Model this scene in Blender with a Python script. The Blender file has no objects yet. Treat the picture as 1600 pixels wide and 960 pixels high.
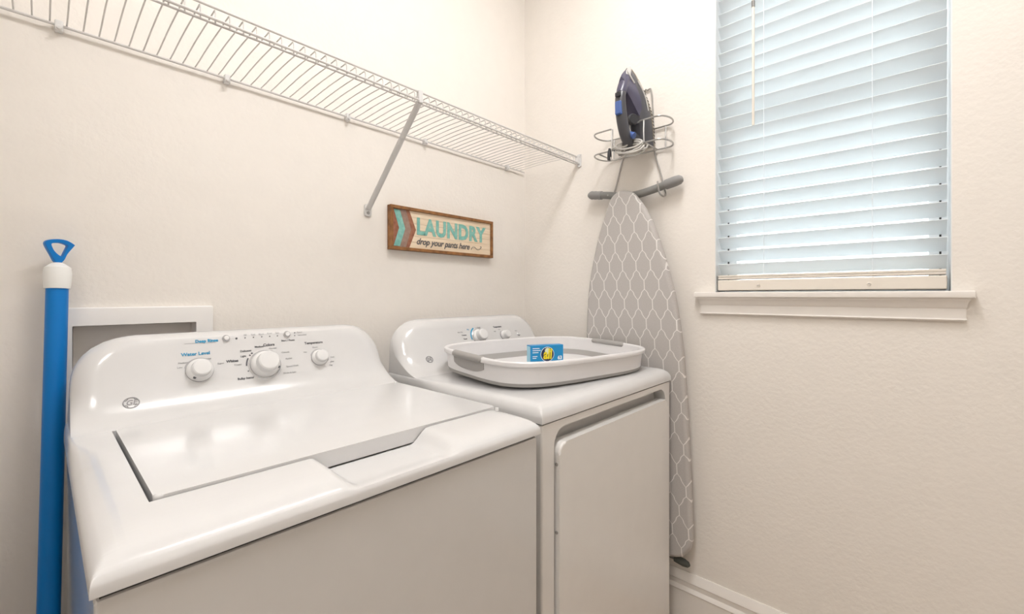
import bpy, bmesh, math, random
from mathutils import Vector, Matrix
PI = math.pi
random.seed(7)
S = bpy.context.scene
COL = S.collection

# ------------------------------------------------------------------ camera
F_PX, YAW, CY = 680.0, math.radians(42.7), 462.0
CAM = Vector((-1.621, -1.41, 1.2))
FWD = Vector((math.cos(YAW), math.sin(YAW), 0)); RGT = Vector((math.sin(YAW), -math.cos(YAW), 0)); UP = Vector((0, 0, 1))
cam_data = bpy.data.cameras.new('camera'); cam = bpy.data.objects.new('camera', cam_data); COL.objects.link(cam)
cam_data.sensor_width = 36.0; cam_data.lens = F_PX / 1600 * 36.0
cam_data.shift_y = -(480 - CY) / 1600
cam_data.clip_start = 0.02
cam.location = CAM
cam.rotation_euler = (PI / 2, 0, YAW - PI / 2)
S.camera = cam

# ------------------------------------------------------------------ light, exposure
S.view_settings.view_transform = 'Standard'; S.view_settings.look = 'None'
S.view_settings.gamma = 1; S.view_settings.use_curve_mapping = False
S.view_settings.exposure = 0.0
LAMP_STRENGTH = (32.5, 25.5)    # above the dryer, added fill lamp near the entrance
LAMP_COLOR = (1.0, 0.985, 0.975)
SKY_STRENGTH = 5.1
SKY_COLOR = (0.93, 0.965, 1.0)
w = bpy.data.worlds.new('sky'); S.world = w; w.use_nodes = True
bg = w.node_tree.nodes['Background']; bg.inputs[0].default_value = (*SKY_COLOR, 1); bg.inputs[1].default_value = SKY_STRENGTH

# ------------------------------------------------------------------ helpers
def ray(px, py): return FWD + RGT * ((px - 800) / F_PX) + UP * ((CY - py) / F_PX)
def onx(px, py, x): d = ray(px, py); return CAM + d * ((x - CAM.x) / d.x)     # point seen on a plane x = const
def ony(px, py, y): d = ray(px, py); return CAM + d * ((y - CAM.y) / d.y)
def onz(px, py, z): d = ray(px, py); return CAM + d * ((z - CAM.z) / d.z)

def wloc(o):
    v = Vector((0, 0, 0))
    while o: v += o.location; o = o.parent
    return v
def obj(name, bm, m, parent=None, smooth=35):
    me = bpy.data.meshes.new(name)
    bmesh.ops.recalc_face_normals(bm, faces=bm.faces[:])
    if parent: bmesh.ops.translate(bm, verts=bm.verts[:], vec=-wloc(parent))
    bm.to_mesh(me); bm.free()
    if smooth:
        me.shade_smooth(); me.set_sharp_from_angle(angle=math.radians(smooth))
    o = bpy.data.objects.new(name, me); COL.objects.link(o)
    if smooth: wn = o.modifiers.new('weighted_normals', 'WEIGHTED_NORMAL'); wn.keep_sharp = True; wn.weight = 90
    for mm in (m if isinstance(m, (list, tuple)) else [m]): me.materials.append(mm)
    if parent: o.parent = parent
    return o
def thing(name, label, cat, loc):
    o = bpy.data.objects.new(name, None); COL.objects.link(o); o.location = loc
    o.empty_display_size = .05; o['label'] = label; o['category'] = cat
    return o
def struct(name, bm, m, label=None, cat=None, smooth=35):
    o = obj(name, bm, m, None, smooth); o['kind'] = 'structure'
    if label: o['label'] = label; o['category'] = cat
    return o
def dup(o, dx=0, dy=0, dz=0, parent=None):
    c = o.copy(); COL.objects.link(c); c.parent = parent or o.parent
    c.location = o.location + Vector((dx, dy, dz)); return c
def NB(): return bmesh.new()
def box(bm, a, b, bev=0, seg=2, mi=0):
    x0, x1 = sorted((a[0], b[0])); y0, y1 = sorted((a[1], b[1])); z0, z1 = sorted((a[2], b[2]))
    vs = [bm.verts.new(p) for p in ((x0,y0,z0),(x1,y0,z0),(x1,y1,z0),(x0,y1,z0),(x0,y0,z1),(x1,y0,z1),(x1,y1,z1),(x0,y1,z1))]
    fs = [bm.faces.new([vs[i] for i in q]) for q in ((0,3,2,1),(4,5,6,7),(0,1,5,4),(1,2,6,5),(2,3,7,6),(3,0,4,7))]
    for f in fs: f.material_index = mi
    if bev:
        es = list({e for f in fs for e in f.edges})
        bmesh.ops.bevel(bm, geom=es, offset=bev, segments=seg, profile=.5, affect='EDGES')
    return vs
def frame_of(d):
    d = d.normalized(); a = Vector((0,0,1)) if abs(d.z) < .9 else Vector((1,0,0))
    u = d.cross(a).normalized(); v = d.cross(u).normalized(); return u, v
def tube(bm, pts, r, n=10, closed=False, cap=True, flat=None):
    """round tube along pts; r a number or a list; flat = (k, axis) squashes it along an axis"""
    pts = [Vector(p) for p in pts]; N = len(pts)
    rr = r if isinstance(r, (list, tuple)) else [r] * N
    rings = []; u = None
    for i, p in enumerate(pts):
        if closed: t = pts[(i+1) % N] - pts[i-1]
        else: t = pts[min(i+1, N-1)] - pts[max(i-1, 0)]
        t.normalize()
        if u is None: u, v = frame_of(t)
        else:
            u = (u - t * u.dot(t)); u = u.normalized() if u.length > 1e-6 else frame_of(t)[0]; v = t.cross(u).normalized()
        ring = []
        for k in range(n):
            a = 2*PI*k/n; q = (u*math.cos(a) + v*math.sin(a)) * rr[i]
            if flat: q -= flat[1] * q.dot(flat[1]) * (1 - flat[0])
            ring.append(bm.verts.new(p + q))
        rings.append(ring)
    M = N if closed else N - 1
    for i in range(M):
        A, B = rings[i], rings[(i+1) % N]
        for k in range(n): bm.faces.new((A[k], A[(k+1)%n], B[(k+1)%n], B[k]))
    if cap and not closed:
        bm.faces.new(rings[0][::-1]); bm.faces.new(rings[-1])
def smooth_path(pts, k=6, closed=False):
    P = [Vector(p) for p in pts]; N = len(P); out = []
    rng = range(N) if closed else range(N-1)
    for i in rng:
        g = (lambda j: P[j % N]) if closed else (lambda j: P[max(0, min(N-1, j))])
        p0, p1, p2, p3 = g(i-1), g(i), g(i+1), g(i+2)
        for s in range(k):
            t = s/k
            out.append(.5*((2*p1) + (p2-p0)*t + (2*p0-5*p1+4*p2-p3)*t*t + (3*p1-p0-3*p2+p3)*t**3))
    if not closed: out.append(P[-1])
    return out
def lathe(bm, prof, o, ax, n=40, u=None):
    """prof = [(radius, height)] turned round axis ax at o"""
    ax = ax.normalized(); U, V = frame_of(ax); rings = []
    for r, h in prof:
        if r < 1e-6: rings.append([bm.verts.new(o + ax*h)])
        else: rings.append([bm.verts.new(o + ax*h + (U*math.cos(2*PI*k/n) + V*math.sin(2*PI*k/n))*r) for k in range(n)])
    for A, B in zip(rings, rings[1:]):
        for k in range(n):
            if len(A) == 1 and len(B) == 1: continue
            if len(A) == 1: bm.faces.new((A[0], B[k], B[(k+1)%n]))
            elif len(B) == 1: bm.faces.new((A[k], A[(k+1)%n], B[0]))
            else: bm.faces.new((A[k], A[(k+1)%n], B[(k+1)%n], B[k]))
def loft(bm, rings, cap0=True, cap1=True, closed=True):
    R = [[bm.verts.new(p) for p in r] for r in rings]; n = len(R[0])
    for A, B in zip(R, R[1:]):
        for k in range(n if closed else n-1): bm.faces.new((A[k], A[(k+1)%n], B[(k+1)%n], B[k]))
    if cap0: bm.faces.new(R[0][::-1])
    if cap1: bm.faces.new(R[-1])
    return R
def prism(bm, pts, d, bev=0, seg=2):
    """closed outline pts (3D, planar) pushed along vector d"""
    d = Vector(d); A = [bm.verts.new(Vector(p)) for p in pts]; B = [bm.verts.new(Vector(p)+d) for p in pts]; n = len(A)
    fs = [bm.faces.new(A[::-1]), bm.faces.new(B)]
    for k in range(n): fs.append(bm.faces.new((A[k], A[(k+1)%n], B[(k+1)%n], B[k])))
    if bev:
        es = [e for f in fs[:2] for e in f.edges]
        bmesh.ops.bevel(bm, geom=list(set(es)), offset=bev, segments=seg, profile=.5, affect='EDGES')
def rrect(x0, x1, y0, y1, r, n=6):
    out = []
    for cx, cy, a in ((x1-r, y1-r, 0), (x0+r, y1-r, PI/2), (x0+r, y0+r, PI), (x1-r, y0+r, 3*PI/2)):
        for k in range(n+1):
            t = a + PI/2*k/n; out.append((cx + r*math.cos(t), cy + r*math.sin(t)))
    return out
def text(bm, s, size, o, right, up, weight=0, shear=0, align='CENTER', space=1.0, thick=.0003, squash=1.0, fit=None):
    cu = bpy.data.curves.new('t', 'FONT'); cu.body = s; cu.size = size; cu.align_x = align; cu.align_y = 'CENTER'
    cu.offset = weight; cu.shear = shear; cu.space_character = space; cu.extrude = thick; cu.resolution_u = 3
    t = bpy.data.objects.new('t', cu); COL.objects.link(t)
    dg = bpy.context.evaluated_depsgraph_get(); me = bpy.data.meshes.new_from_object(t.evaluated_get(dg))
    if fit:
        xs = [v.co.x for v in me.vertices]; ys = [v.co.y for v in me.vertices]; a, b, c, d = min(xs), max(xs), min(ys), max(ys)
        for v in me.vertices: v.co.x = (v.co.x - (a+b)/2)*fit[0]/(b-a); v.co.y = (v.co.y - (c+d)/2)*fit[1]/(d-c)
    right = right.normalized(); up = up.normalized(); n = right.cross(up)
    M = Matrix(((right.x*squash, up.x, n.x, o.x), (right.y*squash, up.y, n.y, o.y), (right.z*squash, up.z, n.z, o.z), (0,0,0,1)))
    me.transform(M); bm.from_mesh(me)
    bpy.data.objects.remove(t); bpy.data.curves.remove(cu); bpy.data.meshes.remove(me)

# ------------------------------------------------------------------ materials
def mat(name, col, rough=.5, metal=0, coat=0, spec=.5, bump=None, trans=0):
    m = bpy.data.materials.new(name); m.use_nodes = True; nt = m.node_tree; b = nt.nodes['Principled BSDF']
    b.inputs['Base Color'].default_value = (*col, 1); b.inputs['Roughness'].default_value = rough
    b.inputs['Metallic'].default_value = metal; b.inputs['Coat Weight'].default_value = coat; b.inputs['Coat Roughness'].default_value = .05
    b.inputs['Specular IOR Level'].default_value = spec
    if trans: b.inputs['Transmission Weight'].default_value = trans
    # a faint grain in the colour, so that nothing is perfectly flat
    tc = nt.nodes.new('ShaderNodeTexCoord'); no = nt.nodes.new('ShaderNodeTexNoise'); no.inputs['Scale'].default_value = 18
    nt.links.new(tc.outputs['Object'], no.inputs['Vector'])
    mx = nt.nodes.new('ShaderNodeMix'); mx.data_type = 'RGBA'; mx.inputs[6].default_value = (*[c*.975 for c in col], 1); mx.inputs[7].default_value = (*[min(1, c*1.02) for c in col], 1)
    nt.links.new(no.outputs['Fac'], mx.inputs[0]); nt.links.new(mx.outputs[2], b.inputs['Base Color'])
    if bump:
        n2 = nt.nodes.new('ShaderNodeTexNoise'); n2.inputs['Scale'].default_value = bump[0]; n2.inputs['Detail'].default_value = 3
        nt.links.new(tc.outputs['Object'], n2.inputs['Vector'])
        bp = nt.nodes.new('ShaderNodeBump'); bp.inputs['Strength'].default_value = bump[1]; bp.inputs['Distance'].default_value = bump[2]
        nt.links.new(n2.outputs['Fac'], bp.inputs['Height']); nt.links.new(bp.outputs['Normal'], b.inputs['Normal'])
    return m
WALL = mat('wall_paint', (.85, .805, .75), .75, bump=(75, .24, .004))
CEIL = mat('ceiling_paint', (.84, .82, .79), .8)
TRIM = mat('trim_paint', (.84, .80, .755), .4)
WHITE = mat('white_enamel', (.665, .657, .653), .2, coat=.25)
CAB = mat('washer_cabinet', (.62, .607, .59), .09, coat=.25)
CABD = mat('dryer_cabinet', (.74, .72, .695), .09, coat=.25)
DARK = mat('gap_dark', (.03, .028, .026), .7)
KNOB = mat('knob_plastic', (.74, .735, .73), .22)
KRING = mat('knob_silver_ring', (.62, .62, .63), .25, metal=.6)
PRINT = mat('print_charcoal', (.09, .09, .10), .5)
PRINTG = mat('print_grey', (.38, .38, .39), .5)
PRINTB = mat('print_blue', (.03, .30, .52), .5)
EMBLEM = mat('emblem_grey', (.27, .265, .27), .4)
WIRE = mat('wire_vinyl', (.66, .64, .62), .4)
WIREB = mat('bracket_white', (.70, .69, .68), .4)
SATIN = mat('satin_wire', (.46, .45, .44), .3, metal=.75)
GREYP = mat('grey_plastic', (.23, .23, .22), .45)
CAPG = mat('grey_rubber', (.26, .255, .25), .6)
RUBBER = mat('dark_rubber', (.07, .075, .065), .6)
BLUE = mat('pole_blue', (.0008, .185, .57), .35, spec=.3)
PWHITE = mat('pole_collar', (.82, .82, .80), .4)
BOXW = mat('outlet_plastic', (.88, .86, .84), .4)
BASK = mat('basket_white', (.76, .745, .745), .35)
BASKG = mat('basket_grey', (.36, .345, .33), .55)
BOXB = mat('carton_blue', (.01, .26, .56), .4)
BOXS = mat('carton_side', (.36, .66, .82), .4)
NAVY = mat('carton_navy', (.015, .03, .09), .4)
YEL = mat('carton_yellow', (.85, .68, .02), .4)
PW = mat('carton_white', (.88, .92, .95), .4)
IRONG = mat('iron_charcoal', (.075, .075, .085), .3)
IRONP = mat('iron_purple_grey', (.085, .08, .125), .25)
IRONB = mat('iron_blue', (.07, .13, .36), .25)
IRONW = mat('iron_silver', (.60, .585, .565), .28, metal=.2)
IROND = mat('iron_black', (.03, .03, .035), .4)
SOLE = mat('iron_soleplate', (.52, .47, .40), .3, metal=.8)
CORD = mat('cord_grey', (.52, .50, .47), .6)
SCREW = mat('screw_steel', (.35, .34, .33), .35, metal=.7)
VINYL = mat('window_vinyl', (.82, .84, .85), .4)
BRAIL = mat('blind_rail', (.80, .74, .66), .4)  # cream tint puts the warm room light on the rail into its colour

def floor_mat():
    m = bpy.data.materials.new('floor_tile'); m.use_nodes = True; nt = m.node_tree; b = nt.nodes['Principled BSDF']
    tc = nt.nodes.new('ShaderNodeTexCoord'); br = nt.nodes.new('ShaderNodeTexBrick')
    nt.links.new(tc.outputs['Object'], br.inputs['Vector'])
    br.inputs['Color1'].default_value = (.42, .325, .24, 1); br.inputs['Color2'].default_value = (.46, .36, .27, 1); br.inputs['Mortar'].default_value = (.58, .53, .47, 1)
    br.inputs['Scale'].default_value = 1; br.inputs['Mortar Size'].default_value = .004; br.inputs['Brick Width'].default_value = .45; br.inputs['Row Height'].default_value = .45; br.offset = .5
    nt.links.new(br.outputs['Color'], b.inputs['Base Color']); b.inputs['Roughness'].default_value = .3
    return m
TILE = floor_mat()

def wood_mat(name, c1, c2, scale=6, stretch=(1, 1, 14), rough=.55):
    m = bpy.data.materials.new(name); m.use_nodes = True; nt = m.node_tree; b = nt.nodes['Principled BSDF']
    tc = nt.nodes.new('ShaderNodeTexCoord'); mp = nt.nodes.new('ShaderNodeMapping'); mp.inputs['Scale'].default_value = stretch
    no = nt.nodes.new('ShaderNodeTexNoise'); no.inputs['Scale'].default_value = scale; no.inputs['Detail'].default_value = 5
    mx = nt.nodes.new('ShaderNodeMix'); mx.data_type = 'RGBA'; mx.inputs[6].default_value = (*c1, 1); mx.inputs[7].default_value = (*c2, 1)
    rp = nt.nodes.new('ShaderNodeMapRange'); rp.inputs[1].default_value = .3; rp.inputs[2].default_value = .7
    nt.links.new(tc.outputs['Object'], mp.inputs[0]); nt.links.new(mp.outputs[0], no.inputs['Vector']); nt.links.new(no.outputs['Fac'], rp.inputs[0])
    nt.links.new(rp.outputs[0], mx.inputs[0]); nt.links.new(mx.outputs[2], b.inputs['Base Color']); b.inputs['Roughness'].default_value = rough
    return m
FRAMEW = wood_mat('sign_frame_wood', (.16, .065, .018), (.36, .16, .05), 10, (4, 4, 4))
CREAMW = wood_mat('sign_cream_boards', (.76, .60, .42), (.88, .74, .57), 5, (2, 2, 30))
BROWNW = wood_mat('sign_brown', (.24, .085, .045), (.38, .16, .09), 12, (6, 6, 6))
TAUPEW = wood_mat('sign_taupe', (.27, .17, .13), (.36, .25, .20), 12, (6, 6, 6))
TEALW = wood_mat('sign_teal', (.15, .42, .37), (.29, .56, .49), 16, (4, 4, 4))

def slat_mat():
    m = bpy.data.materials.new('blind_slat'); m.use_nodes = True; nt = m.node_tree
    for n in list(nt.nodes): nt.nodes.remove(n)
    out = nt.nodes.new('ShaderNodeOutputMaterial'); d = nt.nodes.new('ShaderNodeBsdfDiffuse'); t = nt.nodes.new('ShaderNodeBsdfTranslucent'); mx = nt.nodes.new('ShaderNodeMixShader')
    d.inputs[0].default_value = (.87, .88, .88, 1); t.inputs[0].default_value = (.86, .90, .92, 1); mx.inputs[0].default_value = .42
    nt.links.new(d.outputs[0], mx.inputs[1]); nt.links.new(t.outputs[0], mx.inputs[2]); nt.links.new(mx.outputs[0], out.inputs[0])
    return m
SLAT = slat_mat()
def glass_mat():
    m = bpy.data.materials.new('window_glass'); m.use_nodes = True; nt = m.node_tree
    for n in list(nt.nodes): nt.nodes.remove(n)
    out = nt.nodes.new('ShaderNodeOutputMaterial'); t = nt.nodes.new('ShaderNodeBsdfTransparent'); g = nt.nodes.new('ShaderNodeBsdfGlossy'); fr = nt.nodes.new('ShaderNodeFresnel'); mx = nt.nodes.new('ShaderNodeMixShader')
    t.inputs[0].default_value = (.95, .98, .98, 1); g.inputs['Roughness'].default_value = .02; fr.inputs[0].default_value = 1.45
    nt.links.new(fr.outputs[0], mx.inputs[0]); nt.links.new(t.outputs[0], mx.inputs[1]); nt.links.new(g.outputs[0], mx.inputs[2]); nt.links.new(mx.outputs[0], out.inputs[0])
    return m
GLASS = glass_mat()
def lamp_mat(strength):
    m = bpy.data.materials.new('lamp_diffuser'); m.use_nodes = True; nt = m.node_tree; b = nt.nodes['Principled BSDF']
    b.inputs['Base Color'].default_value = (.9, .9, .88, 1); b.inputs['Emission Color'].default_value = (*LAMP_COLOR, 1); b.inputs['Emission Strength'].default_value = strength
    return m
def fabric_mat():
    """grey cotton with a pale ogee lattice; pattern runs in the board's own y-z plane"""
    m = bpy.data.materials.new('lattice_fabric'); m.use_nodes = True; nt = m.node_tree; b = nt.nodes['Principled BSDF']; L = nt.links.new
    def math_(op, a, c=None, clamp=False):
        n = nt.nodes.new('ShaderNodeMath'); n.operation = op; n.use_clamp = clamp
        for i, v in enumerate((a, c)):
            if v is None: continue
            if isinstance(v, (int, float)): n.inputs[i].default_value = v
            else: L(v, n.inputs[i])
        return n.outputs[0]
    tc = nt.nodes.new('ShaderNodeTexCoord'); sp = nt.nodes.new('ShaderNodeSeparateXYZ'); L(tc.outputs['Object'], sp.inputs[0])
    yy = math_('SUBTRACT', math_('SUBTRACT', sp.outputs[1], math_('MULTIPLY', math_('SUBTRACT', sp.outputs[2], 1.3286), PAT_TILT)), PAT_U0)
    u = math_('DIVIDE', yy, PAT_A); v = math_('DIVIDE', math_('SUBTRACT', PAT_V0, sp.outputs[2]), PAT_B)
    f = math_('FRACT', math_('MULTIPLY', v, 2)); par = math_('GREATER_THAN', math_('FRACT', v), .5)
    cr = nt.nodes.new('ShaderNodeValToRGB'); e = cr.color_ramp.elements
    cr.color_ramp.interpolation = 'LINEAR'
    pts = [(0, 0), (.44, 0), (.485, .08), (.55, .27), (.62, .41), (.70, .47), (.755, .50), (.79, .58), (.86, .68), (.94, .84), (1, 1)]
    e[0].position, e[1].position = pts[0][0], pts[-1][0]
    e[0].color = (0, 0, 0, 1); e[1].color = (1, 1, 1, 1)
    for p, c in pts[1:-1]:
        q = e.new(p); q.color = (c, c, c, 1)
    L(f, cr.inputs[0]); g = math_('MULTIPLY', math_('ABSOLUTE', math_('SUBTRACT', par, cr.outputs[0])), .5)
    def near(x): return math_('ABSOLUTE', math_('SUBTRACT', math_('FRACT', math_('ADD', x, .5)), .5))
    d = math_('MINIMUM', near(math_('SUBTRACT', u, g)), near(math_('ADD', u, g)))
    line = nt.nodes.new('ShaderNodeMapRange'); L(d, line.inputs[0]); line.inputs[1].default_value = .018; line.inputs[2].default_value = .036; line.inputs[3].default_value = 1; line.inputs[4].default_value = 0
    no = nt.nodes.new('ShaderNodeTexNoise'); no.inputs['Scale'].default_value = 260; L(tc.outputs['Object'], no.inputs['Vector'])
    base = nt.nodes.new('ShaderNodeMix'); base.data_type = 'RGBA'; base.inputs[6].default_value = (.43, .405, .385, 1); base.inputs[7].default_value = (.53, .505, .485, 1); L(no.outputs['Fac'], base.inputs[0])
    mx = nt.nodes.new('ShaderNodeMix'); mx.data_type = 'RGBA'; L(line.outputs[0], mx.inputs[0]); L(base.outputs[2], mx.inputs[6]); mx.inputs[7].default_value = (.80, .77, .74, 1)
    L(mx.outputs[2], b.inputs['Base Color']); b.inputs['Roughness'].default_value = .85
    return m
PAT_A, PAT_B, PAT_U0, PAT_V0, PAT_TILT = .0573, .147, .1001, 1.331, .058
FABRIC = fabric_mat()

# ------------------------------------------------------------------ room shell
XL, YF, ZC = -3.30, -2.45, 2.95         # left wall, wall behind the camera, ceiling
WY0, WY1, WZ0, WZ1 = -1.484, -.893, 1.212, 2.40      # window opening
OX0, OX1, OZ0, OZ1 = -1.572, -1.340, .935, 1.130     # outlet box opening
def holed(bm, to3, u0, u1, v0, v1, hu0, hu1, hv0, hv1, t):
    us = (u0, hu0, hu1, u1); vs = (v0, hv0, hv1, v1)
    V = {}
    for k in (0, 1):
        for i in range(4):
            for j in range(4): V[i, j, k] = bm.verts.new(to3(us[i], vs[j], k*t))
    for i in range(3):
        for j in range(3):
            if i == 1 and j == 1: continue
            for k in (0, 1): bm.faces.new((V[i,j,k], V[i+1,j,k], V[i+1,j+1,k], V[i,j+1,k]))
    q = ((1,1),(2,1),(2,2),(1,2))
    for a in range(4):
        p, r = q[a], q[(a+1) % 4]; bm.faces.new((V[p[0],p[1],0], V[r[0],r[1],0], V[r[0],r[1],1], V[p[0],p[1],1]))
    q = ((0,0),(3,0),(3,3),(0,3))
    for a in range(4):
        p, r = q[a], q[(a+1) % 4]; bm.faces.new((V[p[0],p[1],0], V[r[0],r[1],0], V[r[0],r[1],1], V[p[0],p[1],1]))
bm = NB(); holed(bm, lambda u, v, t: (u, t, v), XL-.12, .16, 0, ZC, OX0, OX1, OZ0, OZ1, .14); struct('wall_back', bm, WALL, smooth=0)
bm = NB(); holed(bm, lambda u, v, t: (t, u, v), YF-.12, 0, 0, ZC, WY0, WY1, WZ0, WZ1, .16); struct('wall_right', bm, WALL, smooth=0)
bm = NB(); box(bm, (XL-.12, YF, 0), (XL, 0, ZC)); struct('wall_entrance', bm, WALL, smooth=0)
bm = NB(); box(bm, (-1.97, -.52, 0), (-1.86, -.0005, ZC)); struct('wall_left', bm, WALL, smooth=0)      # short wall beside the washer
bm = NB(); box(bm, (XL-.12, YF-.12, 0), (0, YF, ZC)); struct('wall_front', bm, WALL, smooth=0)
bm = NB(); box(bm, (XL-.12, YF-.12, -.1), (.16, .14, 0)); struct('floor', bm, TILE, smooth=0)
bm = NB(); box(bm, (XL-.12, YF-.12, ZC), (.16, .14, ZC+.1)); struct('ceiling', bm, CEIL, smooth=0)
# baseboards: moulded profile (distance from wall, height)
BB = [(0, 0), (.017, 0), (.017, .112), (.020, .116), (.018, .122), (.012, .130), (.0125, .146), (.0155, .150), (.014, .157), (.008, .172), (.004, .180), (0, .180)]
def baseboard(name, to3, a, b):
    bm = NB(); loft(bm, [[to3(a, d, z) for d, z in BB], [to3(b, d, z) for d, z in BB]]); struct(name, bm, TRIM)
baseboard('baseboard_right', lambda s, d, z: (-d, s, z), YF+.021, -.021)
baseboard('baseboard_back', lambda s, d, z: (s, -d, z), -1.86, 0)
baseboard('baseboard_left', lambda s, d, z: (-1.86+d, s, z), -.52, -.021)
baseboard('baseboard_front', lambda s, d, z: (s, YF+d, z), XL, 0)

# window unit: vinyl frame, sash bar, dark gasket, glass
FX0, FX1 = .105, .150
bm = NB()
def ring_box(bm, y0, y1, z0, z1, wd, x0, x1):
    box(bm, (x0, y0, z0), (x1, y0+wd, z1)); box(bm, (x0, y1-wd, z0), (x1, y1, z1))
    box(bm, (x0, y0+wd, z0), (x1, y1-wd, z0+wd)); box(bm, (x0, y0+wd, z1-wd), (x1, y1-wd, z1))
ring_box(bm, WY0, WY1, WZ0, WZ1, .042, FX0, FX1)
win = struct('window_1', bm, VINYL, 'white vinyl window behind the closed slatted blind', 'window')
bm = NB(); box(bm, (FX0+.005, WY0+.042, 1.80), (FX1-.005, WY1-.042, 1.835), .003); obj('sash_rail', bm, VINYL, win)
bm = NB(); box(bm, (FX0+.018, WY0+.042, WZ0+.042), (FX0+.024, WY1-.042, WZ1-.042)); obj('pane', bm, GLASS, win, 0)
bm = NB(); box(bm, (.002, WY0, WZ0), (FX0, WY0+.002, WZ1)); box(bm, (.002, WY1-.002, WZ0), (FX0, WY1, WZ1)); obj('jamb', bm, VINYL, win, 0)
for y in (WY0+.0185, WY1-.0145):
    bm = NB(); box(bm, (FX0-.003, y-.0022, WZ0+.01), (FX0, y+.0022, WZ1-.01)); obj('gasket', bm, DARK, win, 0)
# sill: stool and moulded apron
sl = bpy.data.objects.new('trim_1', None); COL.objects.link(sl); sl.location = (0, -1.18, 1.18); sl['kind'] = 'structure'
sl['label'] = 'cream painted window sill with moulded apron below the blind'; sl['category'] = 'window sill'
bm = NB(); box(bm, (-.030, -1.526, 1.193), (0, -.829, 1.212), .004); box(bm, (-.004, WY0+.001, 1.193), (.105, WY1-.001, 1.212)); obj('stool', bm, TRIM, sl)
AP = [(0, 1.133), (.010, 1.133), (.013, 1.137), (.010, 1.142), (.010, 1.166), (.013, 1.169), (.0145, 1.176), (.018, 1.184), (.023, 1.188), (.024, 1.193), (0, 1.193)]
bm = NB(); loft(bm, [[(-d, -1.503 - d*.6, z) for d, z in AP], [(-d, -.853 + d*.6, z) for d, z in AP]]); obj('apron', bm, TRIM, sl)

# ------------------------------------------------------------------ ceiling lamp above the frame, plus an added fill lamp near the entrance
for LX, LY, st_, lb in ((-.85, -1.06, LAMP_STRENGTH[0], 'rectangular white ceiling lamp above the front of the dryer'), (-2.45, -1.40, LAMP_STRENGTH[1], 'added rectangular fill lamp near the room entrance, out of view')):
    lt = thing('ceiling_light', lb, 'lamp', (LX, LY, ZC)); lt['group'] = 'ceiling lamps'
    bm = NB(); box(bm, (LX-.42, LY-.17, ZC-.035), (LX+.42, LY+.17, ZC), .006); obj('housing', bm, TRIM, lt)
    bm = NB(); box(bm, (LX-.39, LY-.14, ZC-.055), (LX+.39, LY+.14, ZC-.035), .008); obj('diffuser', bm, lamp_mat(st_), lt)

# ------------------------------------------------------------------ washer
WX0, WX1, WXC = -1.588, -.872, -1.230
def shoulder(d, s, n=2.3):
    if d >= s: return 1.0
    return (1 - (1 - max(d, 0)/s)**n)**(1/n)
def dense(a, b, base, hot):
    """sorted coordinates a..b at step base, plus extra hot ones"""
    n = max(1, round((b-a)/base)); v = [a + (b-a)*i/n for i in range(n+1)]
    v += [h for h in hot if a <= h <= b]; v.sort(); out = [v[0]]
    for q in v[1:]:
        if q - out[-1] > 2e-4: out.append(q)
    return out
def deck(bm, x0, x1, y0, y1, zr, ztop, sf, ss, zfun=None, hotx=(), hoty=(), skirt=.006):
    edge = [0, .0004, .001, .002, .0035, .006, .009, .013, .018, .024, .031, .039, .048]
    xs = dense(x0, x1, .011, [x0+e for e in edge] + [x1-e for e in edge] + list(hotx))
    ys = dense(y0, y1, .011, [y0+e for e in edge] + list(hoty))
    G = []
    for x in xs:
        row = []
        for y in ys:
            gf = shoulder(y-y0, sf); sy = ss + (.007-ss)*max(0, min(1, (y+.45)/.17))**2*(3-2*max(0, min(1, (y+.45)/.17))); gs = min(shoulder(x-x0, sy), shoulder(x1-x, sy))
            k = 9.0; g = (gf**-k + gs**-k)**(-1/k) if min(gf, gs) > 1e-3 else 0.0
            g = min(g * 1.0, 1.0)
            z = zr + (ztop - zr)*g
            if zfun: z = zfun(x, y, z)
            row.append(bm.verts.new((x, y, z)))
        G.append(row)
    for i in range(len(xs)-1):
        for j in range(len(ys)-1): bm.faces.new((G[i][j], G[i+1][j], G[i+1][j+1], G[i][j+1]))
    loop = [G[i][0] for i in range(len(xs))] + [G[-1][j] for j in range(1, len(ys))] + [G[i][-1] for i in range(len(xs)-2, -1, -1)] + [G[0][j] for j in range(len(ys)-2, 0, -1)]
    low = [bm.verts.new((v.co.x, v.co.y, zr - skirt)) for v in loop]; n = len(loop)
    for k in range(n): bm.faces.new((loop[k], loop[(k+1)%n], low[(k+1)%n], low[k]))
    bm.faces.new(low)
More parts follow.
